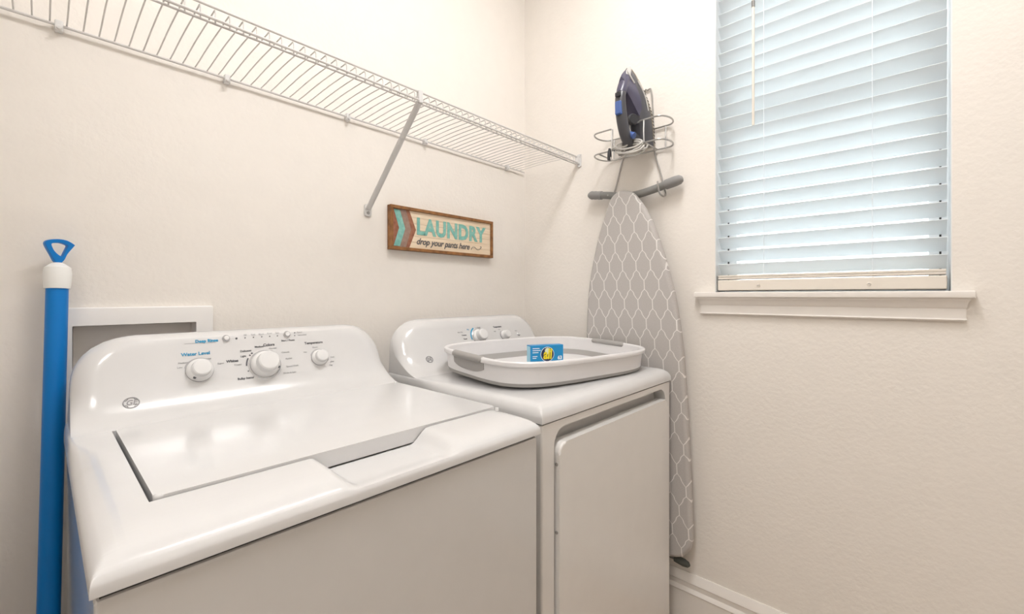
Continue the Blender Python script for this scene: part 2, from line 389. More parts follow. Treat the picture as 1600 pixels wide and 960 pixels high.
# sweep of a control panel: bezier in y-z
def bez(P, t):
    a = 1-t; return tuple(a**3*P[0][k] + 3*a*a*t*P[1][k] + 3*a*t*t*P[2][k] + t**3*P[3][k] for k in (0, 1))
class Panel:
    def __init__(s, xc, W, P, c, h0, R, yback, n=2.4):
        s.xc, s.W, s.P, s.c, s.h0, s.R, s.yb, s.n = xc, W, P, c, h0, R, yback, n
        s.z0, s.z1 = P[0][1], P[3][1]
    def w(s, h):
        if h <= s.h0: return s.W - .006*max(0, h)
        q = min(1, (h-s.h0)/(1-s.h0)); return s.W - .006*h - s.c*(1-(1-q**s.n)**(1/s.n))
    def ztop(s, ax):
        lo, hi = 0.0, 1.0
        if s.w(1) >= ax: return s.z1
        for _ in range(24):
            m = (lo+hi)/2
            if s.w(m) > ax: lo = m
            else: hi = m
        return s.z0 + lo*(s.z1-s.z0)
    def build(s, bm):
        ts = sorted({round(i/26, 4) for i in range(27)} | {.965, .975, .985, .99, .994, .997, .999})
        us = sorted({round(math.sin(PI/2*(i/34)), 5) for i in range(-34, 35)} | {-.999, .999})
        G = []
        for t in ts:
            y, z = bez(s.P, t); h = (z-s.z0)/(s.z1-s.z0); w = s.w(h); row = []
            for u in us:
                dx = max(w*(1-abs(u)), 1e-6); dz = max(s.ztop(abs(u)*w) - z, 1e-6)*2.8
                d = 1/math.sqrt(1/dx**2 + 1/dz**2); r = 0
                R = s.R
                if d < R: r = R*(1 - math.sqrt(max(0, 1 - (1-d/R)**2)))
                r *= min(1, h*3.0)
                row.append(bm.verts.new((s.xc + u*w, min(y + r, s.yb-.004), z)))
            G.append(row)
        for i in range(len(ts)-1):
            for j in range(len(us)-1): bm.faces.new((G[i][j], G[i][j+1], G[i+1][j+1], G[i+1][j]))
        loop = [r[0] for r in G] + G[-1][1:] + [r[-1] for r in G[::-1]][1:]
        bk = [bm.verts.new((v.co.x, s.yb, v.co.z)) for v in loop]
        for k in range(len(loop)-1): bm.faces.new((loop[k], loop[k+1], bk[k+1], bk[k]))
        bm.faces.new(bk)
    def at(s, px, py):
        """point, up and outward normal of the front surface seen at a pixel"""
        best = None
        for i in range(401):
            t = i/400; y, z = bez(s.P, t); p = ony(px, py, y); e = abs(p.z - z)
            if best is None or e < best[0]: best = (e, t, p.x, y, z)
        t = best[1]; a = bez(s.P, max(0, t-.01)); b = bez(s.P, min(1, t+.01))
        up = Vector((0, b[0]-a[0], b[1]-a[1])).normalized(); n = Vector((1,0,0)).cross(up).normalized()
        return Vector((best[2], best[3], best[4])), up, n
XR = Vector((1, 0, 0))

wa = thing('washing_machine', 'white top loading washer with three round knobs, in front of the outlet box', 'washing machine', (WXC, -.45, 0))
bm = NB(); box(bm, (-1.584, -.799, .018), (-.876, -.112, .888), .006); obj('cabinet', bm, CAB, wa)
bm = NB(); box(bm, (-1.580, -.794, .886), (-.880, -.118, .8945)); obj('seam_gap', bm, DARK, wa, 0)
for x in (-1.54, -.92):
    for y in (-.75, -.16):
        bm = NB(); lathe(bm, [(0, 0), (.02, 0), (.02, .012), (.012, .02), (0, .02)], Vector((x, y, 0)), UP, 16); obj('levelling_foot', bm, RUBBER, wa)
LX0, LX1, LY0, LY1, ZL = -1.521, -.889, -.683, -.2575, .936
def sm(a, b, v):
    t = max(0, min(1, (v-a)/(b-a))); return t*t*(3-2*t)
def wz(x, y, z):
    # finger scoop in front of the lid
    k = sm(-1.322, -1.290, x) * (1 - sm(-1.130, -1.088, x))
    if k > 0 and y < -.66:
        zf = .9075 + .004*sm(-.76, -.80, y)
        z = z + (min(z, zf) - z)*k
    if LX0-.005 < x < LX1+.0025 and LY0-.0025 < y < LY1+.003: z = min(z, .904)
    return z
e = .0003
hx = [LX0-.005, LX0-.005+e, LX1+.0025, LX1+.0025-e] + [-1.34+i*.004 for i in range(61)]
hy = [LY0-.0025, LY0-.0025+e, LY1+.003, LY1+.003-e] + [-.80+i*.005 for i in range(24)]
bm = NB(); deck(bm, WX0, WX1, -.805, -.106, .9005, ZL, .112, .062, wz, hx, hy); obj('top_deck', bm, WHITE, wa, 50)
bm = NB(); box(bm, (LX0-.0045, LY0+.012, .9045), (LX1+.002, LY1+.002, .9075)); obj('lid_gap_shade', bm, DARK, wa, 0)  # dark sheet laid in the groove to stand in for its shade
bm = NB(); pts = [(x, y, .9095) for x, y in rrect(LX0, LX1, LY0, LY1, .010)]; prism(bm, pts, (0, 0, ZL+.0015-.9095), .0045, 4); lid = obj('lid', bm, WHITE, wa)
for px, py in ((617, 599), (776, 640)):
    p = onz(px, py, ZL+.001); bm = NB(); box(bm, (p.x-.002, p.y-.004, p.z-.004), (p.x+.004, p.y+.004, p.z+.0035), .0012); obj('lid_bumper', bm, KNOB, wa)
PW_ = Panel(WXC, .3525, [(-.2525, ZL-.003), (-.206, ZL+.001), (-.173, 1.000), (-.138, 1.110)], .115, .42, .046, -.106)
bm = NB(); PW_.build(bm); obj('control_panel', bm, WHITE, wa, 60)

def knob(parent, P, px, py, rb, hb, rc, hc, mark=None, ring=0):
    p, up, n = P.at(px, py)
    if ring:
        bm = NB(); lathe(bm, [(0, 0), (ring, 0), (ring, .002), (ring-.002, .0035), (0, .0035)], p, n); obj('dial_plate', bm, KRING, parent)
    bm = NB()
    lathe(bm, [(0, 0), (rb, 0), (rb, hb*.35), (rb*.985, hb*.6), (rb*.93, hb*.9), (rc*1.12, hb+.0015), (rc*1.04, hb+.003), (rc, hc*.8), (rc*.97, hc*.93), (rc*.86, hc), (0, hc+.0015)], p, n)
    k = obj('knob', bm, KNOB, parent)
    bm = NB(); lathe(bm, [(rb+.0006, .001), (rb+.0006, .0035), (rb-.001, .0035)], p, n); obj('chrome_ring', bm, KRING, k)
    if mark is not None:
        a = math.radians(mark); d = XR*math.cos(a) + up*math.sin(a); q = p + d*(rc+.5*(rb-rc)) + n*(hb)
        bm = NB(); lathe(bm, [(0, 0), (.0032, 0), (.0032, .0016), (0, .0018)], q - n*.0006, n, 14); obj('pointer_mark', bm, PRINT, k)
    return p, up, n
knob(wa, PW_, 414, 570, .0345, .018, .0255, .040, -30, .0385)
knob(wa, PW_, 312, 579, .0275, .013, .0195, .031, 235)
knob(wa, PW_, 499, 559, .0225, .011, .0165, .026, 35)
def button(parent, P, px, py, r):
    p, up, n = P.at(px, py); bm = NB(); lathe(bm, [(0, 0), (r*1.25, 0), (r*1.25, .0015), (r, .003), (r, .006), (r*.85, .007), (0, .0072)], p, n, 24)
    b = obj('push_button', bm, KRING, parent)
    bm = NB(); lathe(bm, [(0, .0068), (r*.8, .0068), (r*.75, .0082), (0, .0085)], p, n, 24); obj('button_cap', bm, KNOB, b)
button(wa, PW_, 353, 529, .0068); button(wa, PW_, 448, 523, .0072)
def words(parent, P, m, items, name='lettering'):
    for px, py, s, size, wt in items:
        bm = NB(); p, up, n = P.at(px, py); text(bm, s, size, p + n*.0006, XR, up, wt); obj(name, bm, m, parent, 0)
def dots(parent, P, m, items, name='indicator_dot'):
    for px, py, r in items:
        p, up, n = P.at(px, py); bm = NB(); lathe(bm, [(0, -.001), (r, -.001), (r, .0008), (0, .001)], p, n, 14); obj(name, bm, m, parent)
def arcs(name, parent, P, m, items):
    for it in items: bm = NB(); arc(bm, P, *it); obj(name, bm, m, parent, 0)
def arc(bm, P, px, py, r, a0, a1, wd, k=10, dx=0):
    p, up, n = P.at(px, py)
    A = []; B = []
    for i in range(k+1):
        a = math.radians(a0 + (a1-a0)*i/k); d = XR*math.cos(a) + up*math.sin(a)
        A.append(bm.verts.new(p + d*r + n*.0012)); B.append(bm.verts.new(p + d*(r+wd) + n*.0012))
    for i in range(k): bm.faces.new((A[i], B[i], B[i+1], A[i+1]))
words(wa, PW_, PRINTB, [(323, 533, 'Deep Rinse', .0100, .0004), (306, 553.5, 'Water Level', .0112, .0003)], 'blue_lettering')
words(wa, PW_, PRINT, [(490, 536, 'Temperature', .0095, .0002), (420, 539, 'Colors', .0098, .0003), (363, 564.5, 'Whites', .0088, .0003), (384, 591.5, 'Bulky Items', .0076, .0002), (450, 532, 'Start / Pause', .0068, .0001), (384, 549, 'Delicates', .0068, .0001), (405, 542, 'Medium', .0066, .0001), (380, 557, 'Light', .0064, .0001)])
words(wa, PW_, PRINTG, [(372, 570, 'Heavy', .0066, 0), (446, 550.5, 'Casuals', .0066, 0), (451, 560.5, 'Active', .0066, 0), (457, 572, 'Speed Wash', .0062, 0), (453, 582.5, 'Drain & Spin', .0062, 0), (426, 544.5, 'Normal', .0058, 0), (286, 567.5, 'Medium', .0058, 0), (281, 575, 'Low', .006, 0), (318, 561.5, 'High  Precise', .0058, 0), (345, 568, 'Super', .006, 0), (383, 524, 'Fill', .0056, 0), (395.5, 523, 'Soak', .0056, 0), (408, 522.3, 'Wash', .0056, 0), (421, 521.3, 'Rinse', .0056, 0), (433, 520.5, 'Spin', .0056, 0), (468, 519.5, 'Power', .0056, 0), (472, 523.7, 'Lid Locked', .0052, 0), (492, 543, 'Warm', .0056, 0), (477, 550.5, 'Hot', .0056, 0), (519, 558, 'Cool', .0054, 0), (519, 565, 'Cold', .0054, 0), (517, 571, 'Tap', .0054, 0), (360, 529.7, '- - - -', .006, 0)], 'fine_lettering')
dots(wa, PW_, PRINT, [(369.5, 529.3, .0024), (383, 528.3, .0014), (396, 527.5, .0014), (409, 526.5, .0014), (421.5, 525.7, .0014), (433.5, 525, .0014), (460.5, 520.2, .0013), (460.5, 524.7, .0013), (388, 580.5, .0016)])
arcs('dial_print', wa, PW_, PRINT, [(414, 570, .0405, 150, 178, .0035), (414, 570, .0405, 126, 132, .0042, 3), (414, 570, .0405, 136, 141, .0040, 3)])
arcs('dial_line', wa, PW_, PRINTG, [(414, 570, .0405, -140, -25, .0012, 24), (414, 570, .0405, 40, 100, .0012, 12), (499, 559, .0240, -30, 160, .0014, 24), (312, 579, .0292, 60, 165, .0013, 16)])
p1 = PW_.at(288, 538)[0]; p2 = PW_.at(338, 535.5)[0]; n_ = PW_.at(312, 537)[2]
bm = NB(); prism(bm, [p1+n_*.0006, p2+n_*.0006, p2+n_*.0006+Vector((0,0,.0006)), p1+n_*.0006+Vector((0,0,.0006))], n_*.0002); obj('rule_line', bm, PRINTG, wa, 0)
def emblem(parent, P, px, py, r):
    p, up, n = P.at(px, py); bm = NB()
    k = 36; rg = []
    for (q, h) in ((1, .0002), (1, .0016), (.87, .0016), (.87, .0002)): rg.append([p + n*h + (XR*math.cos(2*PI*i/k)*1.12 + up*math.sin(2*PI*i/k))*r*q for i in range(k)])
    loft(bm, rg, False, False)
    b = obj('emblem', bm, EMBLEM, parent); bm = NB()
    text(bm, 'GE', r*1.25, p + n*.0008, XR, up, .0003, .25, squash=.95)
    for a in (45, 135, 225, 315):
        c = math.radians(a); d = XR*math.cos(c)*1.1 + up*math.sin(c); s = XR*-math.sin(c)*1.1 + up*math.cos(c)
        tube(bm, smooth_path([p+n*.001+d*r*.78-s*r*.3, p+n*.001+d*r*.70, p+n*.001+d*r*.80+s*r*.25], 5), .0006, 6)
    obj('monogram', bm, EMBLEM, b, 0)
emblem(wa, PW_, 205, 630, .0125)

# ------------------------------------------------------------------ dryer
DX0, DX1, DXC, DYF = -.827, -.092, -.4595, -.773
DPZ, DDZ = .876, .8415
dr = thing('clothes_dryer', 'white front loading dryer with square door, under the laundry basket', 'dryer', (DXC, -.44, 0))
# cabinet with a pocket in its front above the door
bm = NB()
x0, x1, y0, y1, z0, z1 = DX0+.003, DX1-.003, DYF+.003, -.108, .018, .8935
PX0, PX1, PZ0, PZ1 = -.777, -.133, .055, DPZ
outer = [(x0, z0), (x1, z0), (x1, z1), (x0, z1)]
hole = rrect(PX0, PX1, PZ0, PZ1, .045, 8)
n4 = len(hole)//4
vo = [bm.verts.new((x, y0, z)) for x, z in outer]; vb = [bm.verts.new((x, y1, z)) for x, z in outer]
vh = [bm.verts.new((x, y0, z)) for x, z in hole]; vd = [bm.verts.new((x, y0+.042, z)) for x, z in hole]
# corner order of rrect: (x1,y1), (x0,y1), (x0,y0), (x1,y0)
co = [vo[2], vo[3], vo[0], vo[1]]
for q in range(4):
    seg = vh[q*n4:(q+1)*n4]
    for k in range(n4-1): bm.faces.new((co[q], seg[k], seg[k+1]))
    nx = vh[((q+1)*n4) % len(vh)]; bm.faces.new((co[q], seg[-1], nx, co[(q+1) % 4]))
for k in range(len(vh)): bm.faces.new((vh[k], vh[(k+1) % len(vh)], vd[(k+1) % len(vh)], vd[k]))
bm.faces.new(vd)
for a in range(4): bm.faces.new((vo[a], vo[(a+1) % 4], vb[(a+1) % 4], vb[a]))
bm.faces.new(vb)
bm.edges.ensure_lookup_table()
es = [e for e in bm.edges if {tuple(round(c, 4) for c in v.co.xz) for v in e.verts} in ({(round(x0, 4), round(z0, 4))}, {(round(x0, 4), round(z1, 4))}) or (all(abs(v.co.x-x0) < 1e-5 and abs(v.co.y-y0) < 1e-5 for v in e.verts)) or (all(abs(v.co.x-x1) < 1e-5 and abs(v.co.y-y0) < 1e-5 for v in e.verts))]
bmesh.ops.bevel(bm, geom=es, offset=.007, segments=4, profile=.5, affect='EDGES')
obj('cabinet', bm, CABD, dr, 30)
bm = NB(); box(bm, (DX0+.008, DYF+.008, .891), (DX1-.008, -.115, .8985)); obj('seam_gap', bm, DARK, dr, 0)
for x in (-.78, -.14):
    for y in (-.72, -.16):
        bm = NB(); lathe(bm, [(0, 0), (.02, 0), (.02, .012), (.012, .02), (0, .02)], Vector((x, y, 0)), UP, 16); obj('levelling_foot', bm, RUBBER, dr)
bm = NB(); deck(bm, DX0, DX1, DYF, -.106, .903, .943, .052, .040, None, (), (), .0055); obj('top_deck', bm, WHITE, dr, 50)
bm = NB(); pts = [(x, DYF+.022, z) for x, z in rrect(-.772, -.137, .060, DDZ, .028, 8)]; prism(bm, pts, (0, -.032, 0), .006, 4); door = obj('door', bm, CABD, dr, 30)
for z in (.79, .625):
    bm = NB(); lathe(bm, [(0, 0), (.0045, 0), (.004, .002), (0, .0022)], Vector((-.7718, DYF-.001, z)), Vector((-1, 0, 0)), 14); obj('hinge_screw', bm, SCREW, door)
PD = Panel(DXC, .3625, [(-.264, .940), (-.210, .944), (-.173, 1.008), (-.138, 1.116)], .125, .40, .052, -.106)
bm = NB(); PD.build(bm); obj('control_panel', bm, WHITE, dr, 60)
knob(dr, PD, 748, 526, .030, .010, .022, .034, None, .034)
knob(dr, PD, 788, 524.5, .0215, .010, .0165, .026, -25)
button(dr, PD, 810, 522.5, .0065)
arcs('blue_dial_print', dr, PD, PRINTB, [(748, 526, .0360, 115, 195, .0055, 16)])
arcs('dial_line', dr, PD, PRINTG, [(748, 526, .0360, -10, 100, .0022, 20), (788, 524.5, .0235, 120, 200, .0020, 10), (788, 524.5, .0235, -60, -20, .0020, 8)])
words(dr, PD, PRINT, [(777, 511, 'Temperature', .0088, .0003), (725, 524, 'Cottons', .0068, .0001), (727, 530, 'Timed', .0066, .0001)])
words(dr, PD, PRINTG, [(719, 519.5, 'More Dry', .0062, 0), (748, 512, 'Casuals', .0058, 0), (780, 515, 'Low', .0058, 0), (773, 518, 'High', .0058, 0), (806, 517, 'Start', .0064, 0)], 'fine_lettering')
words(dr, PD, PRINTB, [(731, 515.5, 'Dry', .0066, .0001)], 'blue_lettering')
emblem(dr, PD, 671, 562, .0125)

# ------------------------------------------------------------------ laundry basket
BC = Vector((-.433, -.4805, 1.024)); BM = Matrix.Rotation(-.148, 3, 'Z') @ Matrix.Rotation(.032, 3, 'X') @ Matrix.Rotation(.006, 3, 'Y')
BA, BBW, BN, BH = .334, .2405, 3.9, .0725
def bp_(x, y, z): return BC + BM @ Vector((x, y, z))
def sring(ins, z, k=120, t0=0, t1=2*PI):
    out = []
    for i in range(k):
        t = t0 + (t1-t0)*i/k; c, s_ = math.cos(t), math.sin(t); a, b = BA-ins, BBW-ins
        out.append(bp_(a*math.copysign(abs(c)**(2/BN), c), b*math.copysign(abs(s_)**(2/BN), s_), z))
    return out
bk = thing('laundry_basket', 'white collapsible laundry basket with grey grips lying on the dryer', 'basket', bp_(0, 0, -BH))
bm = NB(); loft(bm, [sring(i, z) for i, z in ((.017, -BH), (.015, -BH+.001), (.0135, -BH+.010), (.016, -BH+.011))], False, False)
loft(bm, [sring(i, z) for i, z in ((.0185, -.050), (.021, -.052), (.034, -BH+.006), (.038, -BH+.004))], False, False); obj('grey_band', bm, BASKG, bk)
bm = NB(); loft(bm, [sring(i, z) for i, z in ((.014, -BH+.010), (.0125, -BH+.011), (.0095, -.030), (.0085, -.016), (.0045, -.014), (.0125, -.006), (.0145, -.010), (.0175, -.051))], False, False); obj('side_wall', bm, BASK, bk)
bm = NB(); loft(bm, [sring(i, z) for i, z in ((.0045, -.0155), (.0005, -.013), (0, -.008), (.0005, -.003), (.003, 0), (.009, .0005), (.013, -.002), (.0145, -.008))], False, False); obj('rim', bm, BASK, bk)
bm = NB(); loft(bm, [sring(i, z) for i, z in ((.037, -BH+.005), (.055, -BH+.0035), (.12, -BH+.004))], False, True); loft(bm, [sring(i, z) for i, z in ((.0165, -BH+.0003), (.06, -BH+.0003))], False, True); obj('base', bm, BASK, bk)
for sx in (-1, 1):
    # grip wrapped over the rim and the grey plate below it
    def sx_at(v, ins): return sx*(BA-ins)*(1-abs(v/(BBW-ins))**BN)**(1/BN)
    bm = NB(); rg = []
    vs = [-.082 + .164*i/16 for i in range(17)]
    for v in vs:
        k = min(1, (1-abs(v)/.083)*9); r = .0105*max(.35, k)
        c = Vector((sx_at(v, .007), v, -.007))
        rg.append([bp_(c.x + 1.15*r*math.cos(a)*sx, c.y, c.z + r*math.sin(a)) for a in [2*PI*j/12 for j in range(12)]])
    loft(bm, rg); g = obj('grip', bm, BASKG, bk); g['label'] = 'grey grip'
    bm = NB(); A = []
    for v, zt, zb in [(-.080+.16*i/12, -.012, -.047 + .012*abs(-1+i/6)**3) for i in range(13)]: A.append((v, zt, zb))
    top = [bp_(sx_at(v, .0085-.0032), v, zt) for v, zt, zb in A]; bot_ = [bp_(sx_at(v, .0105-.0022), v, zb) for v, zt, zb in A]
    top2 = [bp_(sx_at(v, .012), v, zt) for v, zt, zb in A]; bot2 = [bp_(sx_at(v, .0125), v, zb) for v, zt, zb in A]
    loft(bm, [[a, b, c, d] for a, b, c, d in zip(top, bot_, bot2, top2)]); obj('grip_plate', bm, BASKG, bk)

# detergent carton standing in the basket
ang = math.radians(-27); ex = Vector((math.cos(ang), math.sin(ang), 0)); ey = Vector((-math.sin(ang), math.cos(ang), 0))
bx0 = CAM + (FWD + RGT*((855-800)/F_PX))*1.5; bz = .9575
BXO = Vector((bx0.x, bx0.y, bz))
BWd, BHt, BDp = .124, .071, .034
ct = thing('detergent_box', 'small blue laundry detergent carton with yellow round emblem inside the basket', 'box', BXO)
def cp(u, h, d=0): return BXO + ex*u + UP*h + ey*d
bm = NB(); prism(bm, [cp(-BWd/2, 0), cp(BWd/2, 0), cp(BWd/2, BHt), cp(-BWd/2, BHt)], ey*BDp, .001, 1); obj('carton', bm, BOXB, ct)
bm = NB(); prism(bm, [cp(-BWd/2-.0004, .003, .002), cp(-BWd/2-.0004, BHt-.003, .002), cp(-BWd/2-.0004, BHt-.003, BDp-.002), cp(-BWd/2-.0004, .003, BDp-.002)], ex*.0003); obj('side_print', bm, BOXS, ct, 0)
def disc(name, u, h, r, off, m, k=40, sq=1.0):
    bm = NB(); prism(bm, [cp(u + r*math.cos(2*PI*i/k)*sq, h + r*math.sin(2*PI*i/k), -off) for i in range(k)], ey*.0003); return obj(name, bm, m, ct, 0)
disc('emblem_edge', .0005, .040, .0255, .0006, PW); disc('emblem_disc', .0005, .040, .0238, .0010, NAVY)
bm = NB(); k = 20
prism(bm, [cp(.0010 + (.0125 if i % 2 else .0090)*math.cos(2*PI*i/k), .0515 + (.0125 if i % 2 else .0090)*math.sin(2*PI*i/k), -.0014) for i in range(k)], ey*.0003); obj('sunburst', bm, mat('carton_gold', (.72, .76, .52), .4), ct, 0)
bm = NB(); text(bm, 'all', .048, cp(.0005, .0395, -.0020), ex, UP, .0015, .12, squash=.78); obj('lettering', bm, YEL, ct, 0)
bm = NB(); text(bm, '63', .017, cp(.048, .026, -.0010), ex, UP, .0006); obj('white_print', bm, PW, ct, 0)
for i, (wd, h) in enumerate(((.026, .060), (.030, .053), (.022, .046), (.018, .033), (.014, .027))):
    bm = NB(); prism(bm, [cp(-.055, h, -.0010), cp(-.055+wd, h, -.0010), cp(-.055+wd, h+.0022, -.0010), cp(-.055, h+.0022, -.0010)], ey*.0003); obj('white_print', bm, PW, ct, 0)

# ------------------------------------------------------------------ wall sign
SX0, SX1, SZ0, SZ1, SD = -.764, -.243, 1.368, 1.531, .024
sg = thing('wall_sign', 'wood framed LAUNDRY sign with teal arrow hung on the wall', 'sign', ((SX0+SX1)/2, 0, SZ0))
fw = .0115
bm = NB(); box(bm, (SX0, -SD, SZ1-fw), (SX1, -.001, SZ1), .0012); box(bm, (SX0, -SD, SZ0), (SX1, -.001, SZ0+fw), .0012); box(bm, (SX0, -SD, SZ0+fw), (SX0+fw, -.001, SZ1-fw), .0012); box(bm, (SX1-fw, -SD, SZ0+fw), (SX1, -.001, SZ1-fw), .0012); obj('frame', bm, FRAMEW, sg)
yf = -.016
bm = NB(); zz = [SZ0+fw + (SZ1-SZ0-2*fw)*i/6 for i in range(7)]
for a, b in zip(zz, zz[1:]): box(bm, (SX0+fw, yf, a+.0004), (SX1-fw, -.002, b-.0004))
obj('board', bm, CREAMW, sg, 0)
def sp_(fx, fz, d): return Vector((SX0+fw + fx*(SX1-SX0-2*fw), yf-d, SZ0+fw + fz*(SZ1-SZ0-2*fw)))
def chev(name, m, pts, d):
    bm = NB(); prism(bm, [sp_(a, b, d) for a, b in pts], (0, .0006, 0)); return obj(name, bm, m, sg, 0)
chev('brown_panel', BROWNW, [(0, 0), (.145, 0), (.205, .5), (.145, 1), (0, 1)], .0006)
chev('taupe_chevron', TAUPEW, [(.060, 0), (.115, 0), (.160, .5), (.115, 1), (.060, 1), (.108, .5)], .0011)
chev('teal_chevron', TEALW, [(.010, .02), (.062, .02), (.108, .5), (.062, .98), (.010, .98), (.055, .5)], .0016)
bm = NB(); text(bm, 'LAUNDRY', .094, sp_(.577, .612, .0012), XR, UP, .0042, space=1.08, fit=(.363, .0668)); obj('lettering', bm, TEALW, sg, 0)
bm = NB(); text(bm, 'drop your pants here', .036, sp_(.482, .175, .0012), XR, UP, .0005, .35, space=.95, fit=(.270, .033))
tube(bm, smooth_path([sp_(.77, .12, .001), sp_(.785, .20, .001), sp_(.81, .21, .001), sp_(.84, .14, .001), sp_(.865, .15, .001), sp_(.89, .23, .001), sp_(.875, .24, .001)], 5), .0009, 6); obj('script_lettering', bm, PRINT, sg, 0)

# ------------------------------------------------------------------ wire shelf
SHZ, SHX0 = 1.8065, -1.857
sh = thing('wire_shelf', 'long white wire shelf running across the wall above the washer and dryer', 'shelf', (-1.0, 0, SHZ))
YFR = -.318
bm = NB(); tube(bm, [(SHX0, -.012, SHZ-.005), (-.018, -.012, SHZ-.005)], .0033, 8); r = obj('back_rail', bm, WIRE, sh)
for (y, z, rr, xe) in ((YFR-.003, SHZ+.004, .0030, -.012), (YFR-.006, SHZ-.022, .0033, -.016), (YFR+.004, SHZ-.0265, .0028, -.020)):
    bm = NB(); tube(bm, [(SHX0, y, z), (xe, y, z)], rr, 8); obj('front_rail', bm, WIRE, sh)
x = SHX0 + .012
w0 = None; i = 0
while x < -.022:
    if w0 is None:
        bm = NB(); pth = [(x, -.008, SHZ)] + [(x, -.05-.04*k, SHZ + .003*math.sin(PI*k/6)) for k in range(6)] + [(x, YFR+.004, SHZ+.002), (x, YFR, SHZ-.001), (x, YFR-.003, SHZ-.007), (x, YFR-.003, SHZ-.0275)]
        tube(bm, pth, .0016, 6); w0 = obj('cross_wire', bm, WIRE, sh); xw = x
    else: dup(w0, x - xw)
    x += .02645
c0 = None
for cx in (-1.593, -1.270, -.920, -.603, -.137):
    if c0 is None:
        bm = NB(); box(bm, (cx-.007, -.019, SHZ-.019), (cx+.007, 0, SHZ+.005), .003); lathe(bm, [(.0045, 0), (.0045, .004), (0, .0055)], Vector((cx, -.019, SHZ-.012)), Vector((0,-1,0)), 12); c0 = obj('wall_clip', bm, WIREB, sh); cx0 = cx
    else: dup(c0, cx - cx0)
# brace
bt, bb = Vector((-.848, YFR, SHZ-.024)), Vector((-.842, -.008, 1.505))
bm = NB(); tube(bm, [bt, bb], .0105, 12, flat=(.55, Vector((0, .7, .7)))); br = obj('brace', bm, WIREB, sh)
bm = NB(); pts = [(x, 0, z) for x, z in rrect(-.855, -.829, 1.478, 1.520, .007)]; prism(bm, pts, (0, -.006, 0), .0015); obj('brace_foot', bm, WIREB, br)
bm = NB(); lathe(bm, [(.0055, 0), (.005, .002), (0, .003)], Vector((-.842, -.006, 1.489)), Vector((0,-1,0)), 12); obj('screw', bm, SCREW, br)
bm = NB(); box(bm, (-.856, YFR-.010, SHZ-.030), (-.840, YFR+.006, SHZ+.009), .004); obj('brace_clip', bm, WIREB, br)
# end bracket on the window wall
bm = NB(); box(bm, (-.004, YFR-.014, SHZ-.036), (0, YFR+.008, SHZ+.018), .0012); box(bm, (-.026, YFR-.008, SHZ-.028), (-.003, YFR+.004, SHZ+.006), .004)
lathe(bm, [(.006, 0), (.006, .004), (0, .006)], Vector((-.004, YFR-.006, SHZ+.012)), Vector((-1,0,0)), 12); lathe(bm, [(.006, 0), (.006, .004), (0, .006)], Vector((-.004, YFR-.004, SHZ-.034)), Vector((-1,0,0)), 12); obj('end_bracket', bm, WIREB, sh)

# ------------------------------------------------------------------ washer outlet box in the wall
ob = thing('outlet_box', 'white plastic washer outlet box set in the wall behind the washer', 'outlet box', ((OX0+OX1)/2, 0, .9))
bm = NB(); FX = (-1.615, OX0, OX1, -1.302); FZ = (.902, OZ0, OZ1, 1.172)
pts_o = rrect(FX[0], FX[3], FZ[0], FZ[3], .004, 2); pts_i = rrect(OX0, OX1, OZ0, OZ1, .002, 2)
loft(bm, [[(x, -.0005, z) for x, z in pts_o], [(x, -.008, z) for x, z in pts_o], [(x, -.010, z) for x, z in rrect(FX[0]+.003, FX[3]-.003, FZ[0]+.003, FZ[3]-.003, .004, 2)], [(x, -.010, z) for x, z in pts_i], [(x, .001, z) for x, z in pts_i]], False, False); obj('face_frame', bm, BOXW, ob, 30)
bm = NB(); pi2 = rrect(OX0+.001, OX1-.001, OZ0+.001, OZ1-.001, .004, 3)
loft(bm, [[(x, -.006, z) for x, z in pi2], [(x, .045, z) for x, z in pi2]], False, True); obj('recess', bm, mat('outlet_recess', (.86, .82, .78), .5), ob, 30)
for x, m in ((-1.50, mat('valve_brass', (.55, .40, .16), .35, metal=.9)), (-1.41, mat('valve_brass_pale', (.58, .44, .2), .35, metal=.9))):
    bm = NB(); tube(bm, [(x, .030, .936), (x, .030, .985)], .009, 12); tube(bm, [(x-.018, .022, .992), (x+.018, .022, .992)], .006, 10); obj('valve', bm, m, ob)

# ------------------------------------------------------------------ blue pole
pt_, pb_ = ony(89.5, 450, -.043), ony(76, 960, -.092)
ax = (pb_ - pt_).normalized(); floor_pt = pt_ + ax*(pt_.z/-ax.z)
po = thing('cleaning_pole', 'tall blue cleaning pole with white collar leaning beside the washer', 'pole', (floor_pt.x, floor_pt.y, 0))
PR = .0178
bm = NB(); tube(bm, [floor_pt + Vector((0, 0, .001)), pt_], PR, 28); obj('shaft', bm, BLUE, po)
up_ = -ax
bm = NB(); lathe(bm, [(0, -.002), (PR+.0028, -.002), (PR+.0035, .006), (PR+.0045, .02), (PR+.0045, .034), (PR+.003, .044), (.012, .052), (.007, .055), (0, .055)], pt_, up_, 28); obj('collar', bm, PWHITE, po)
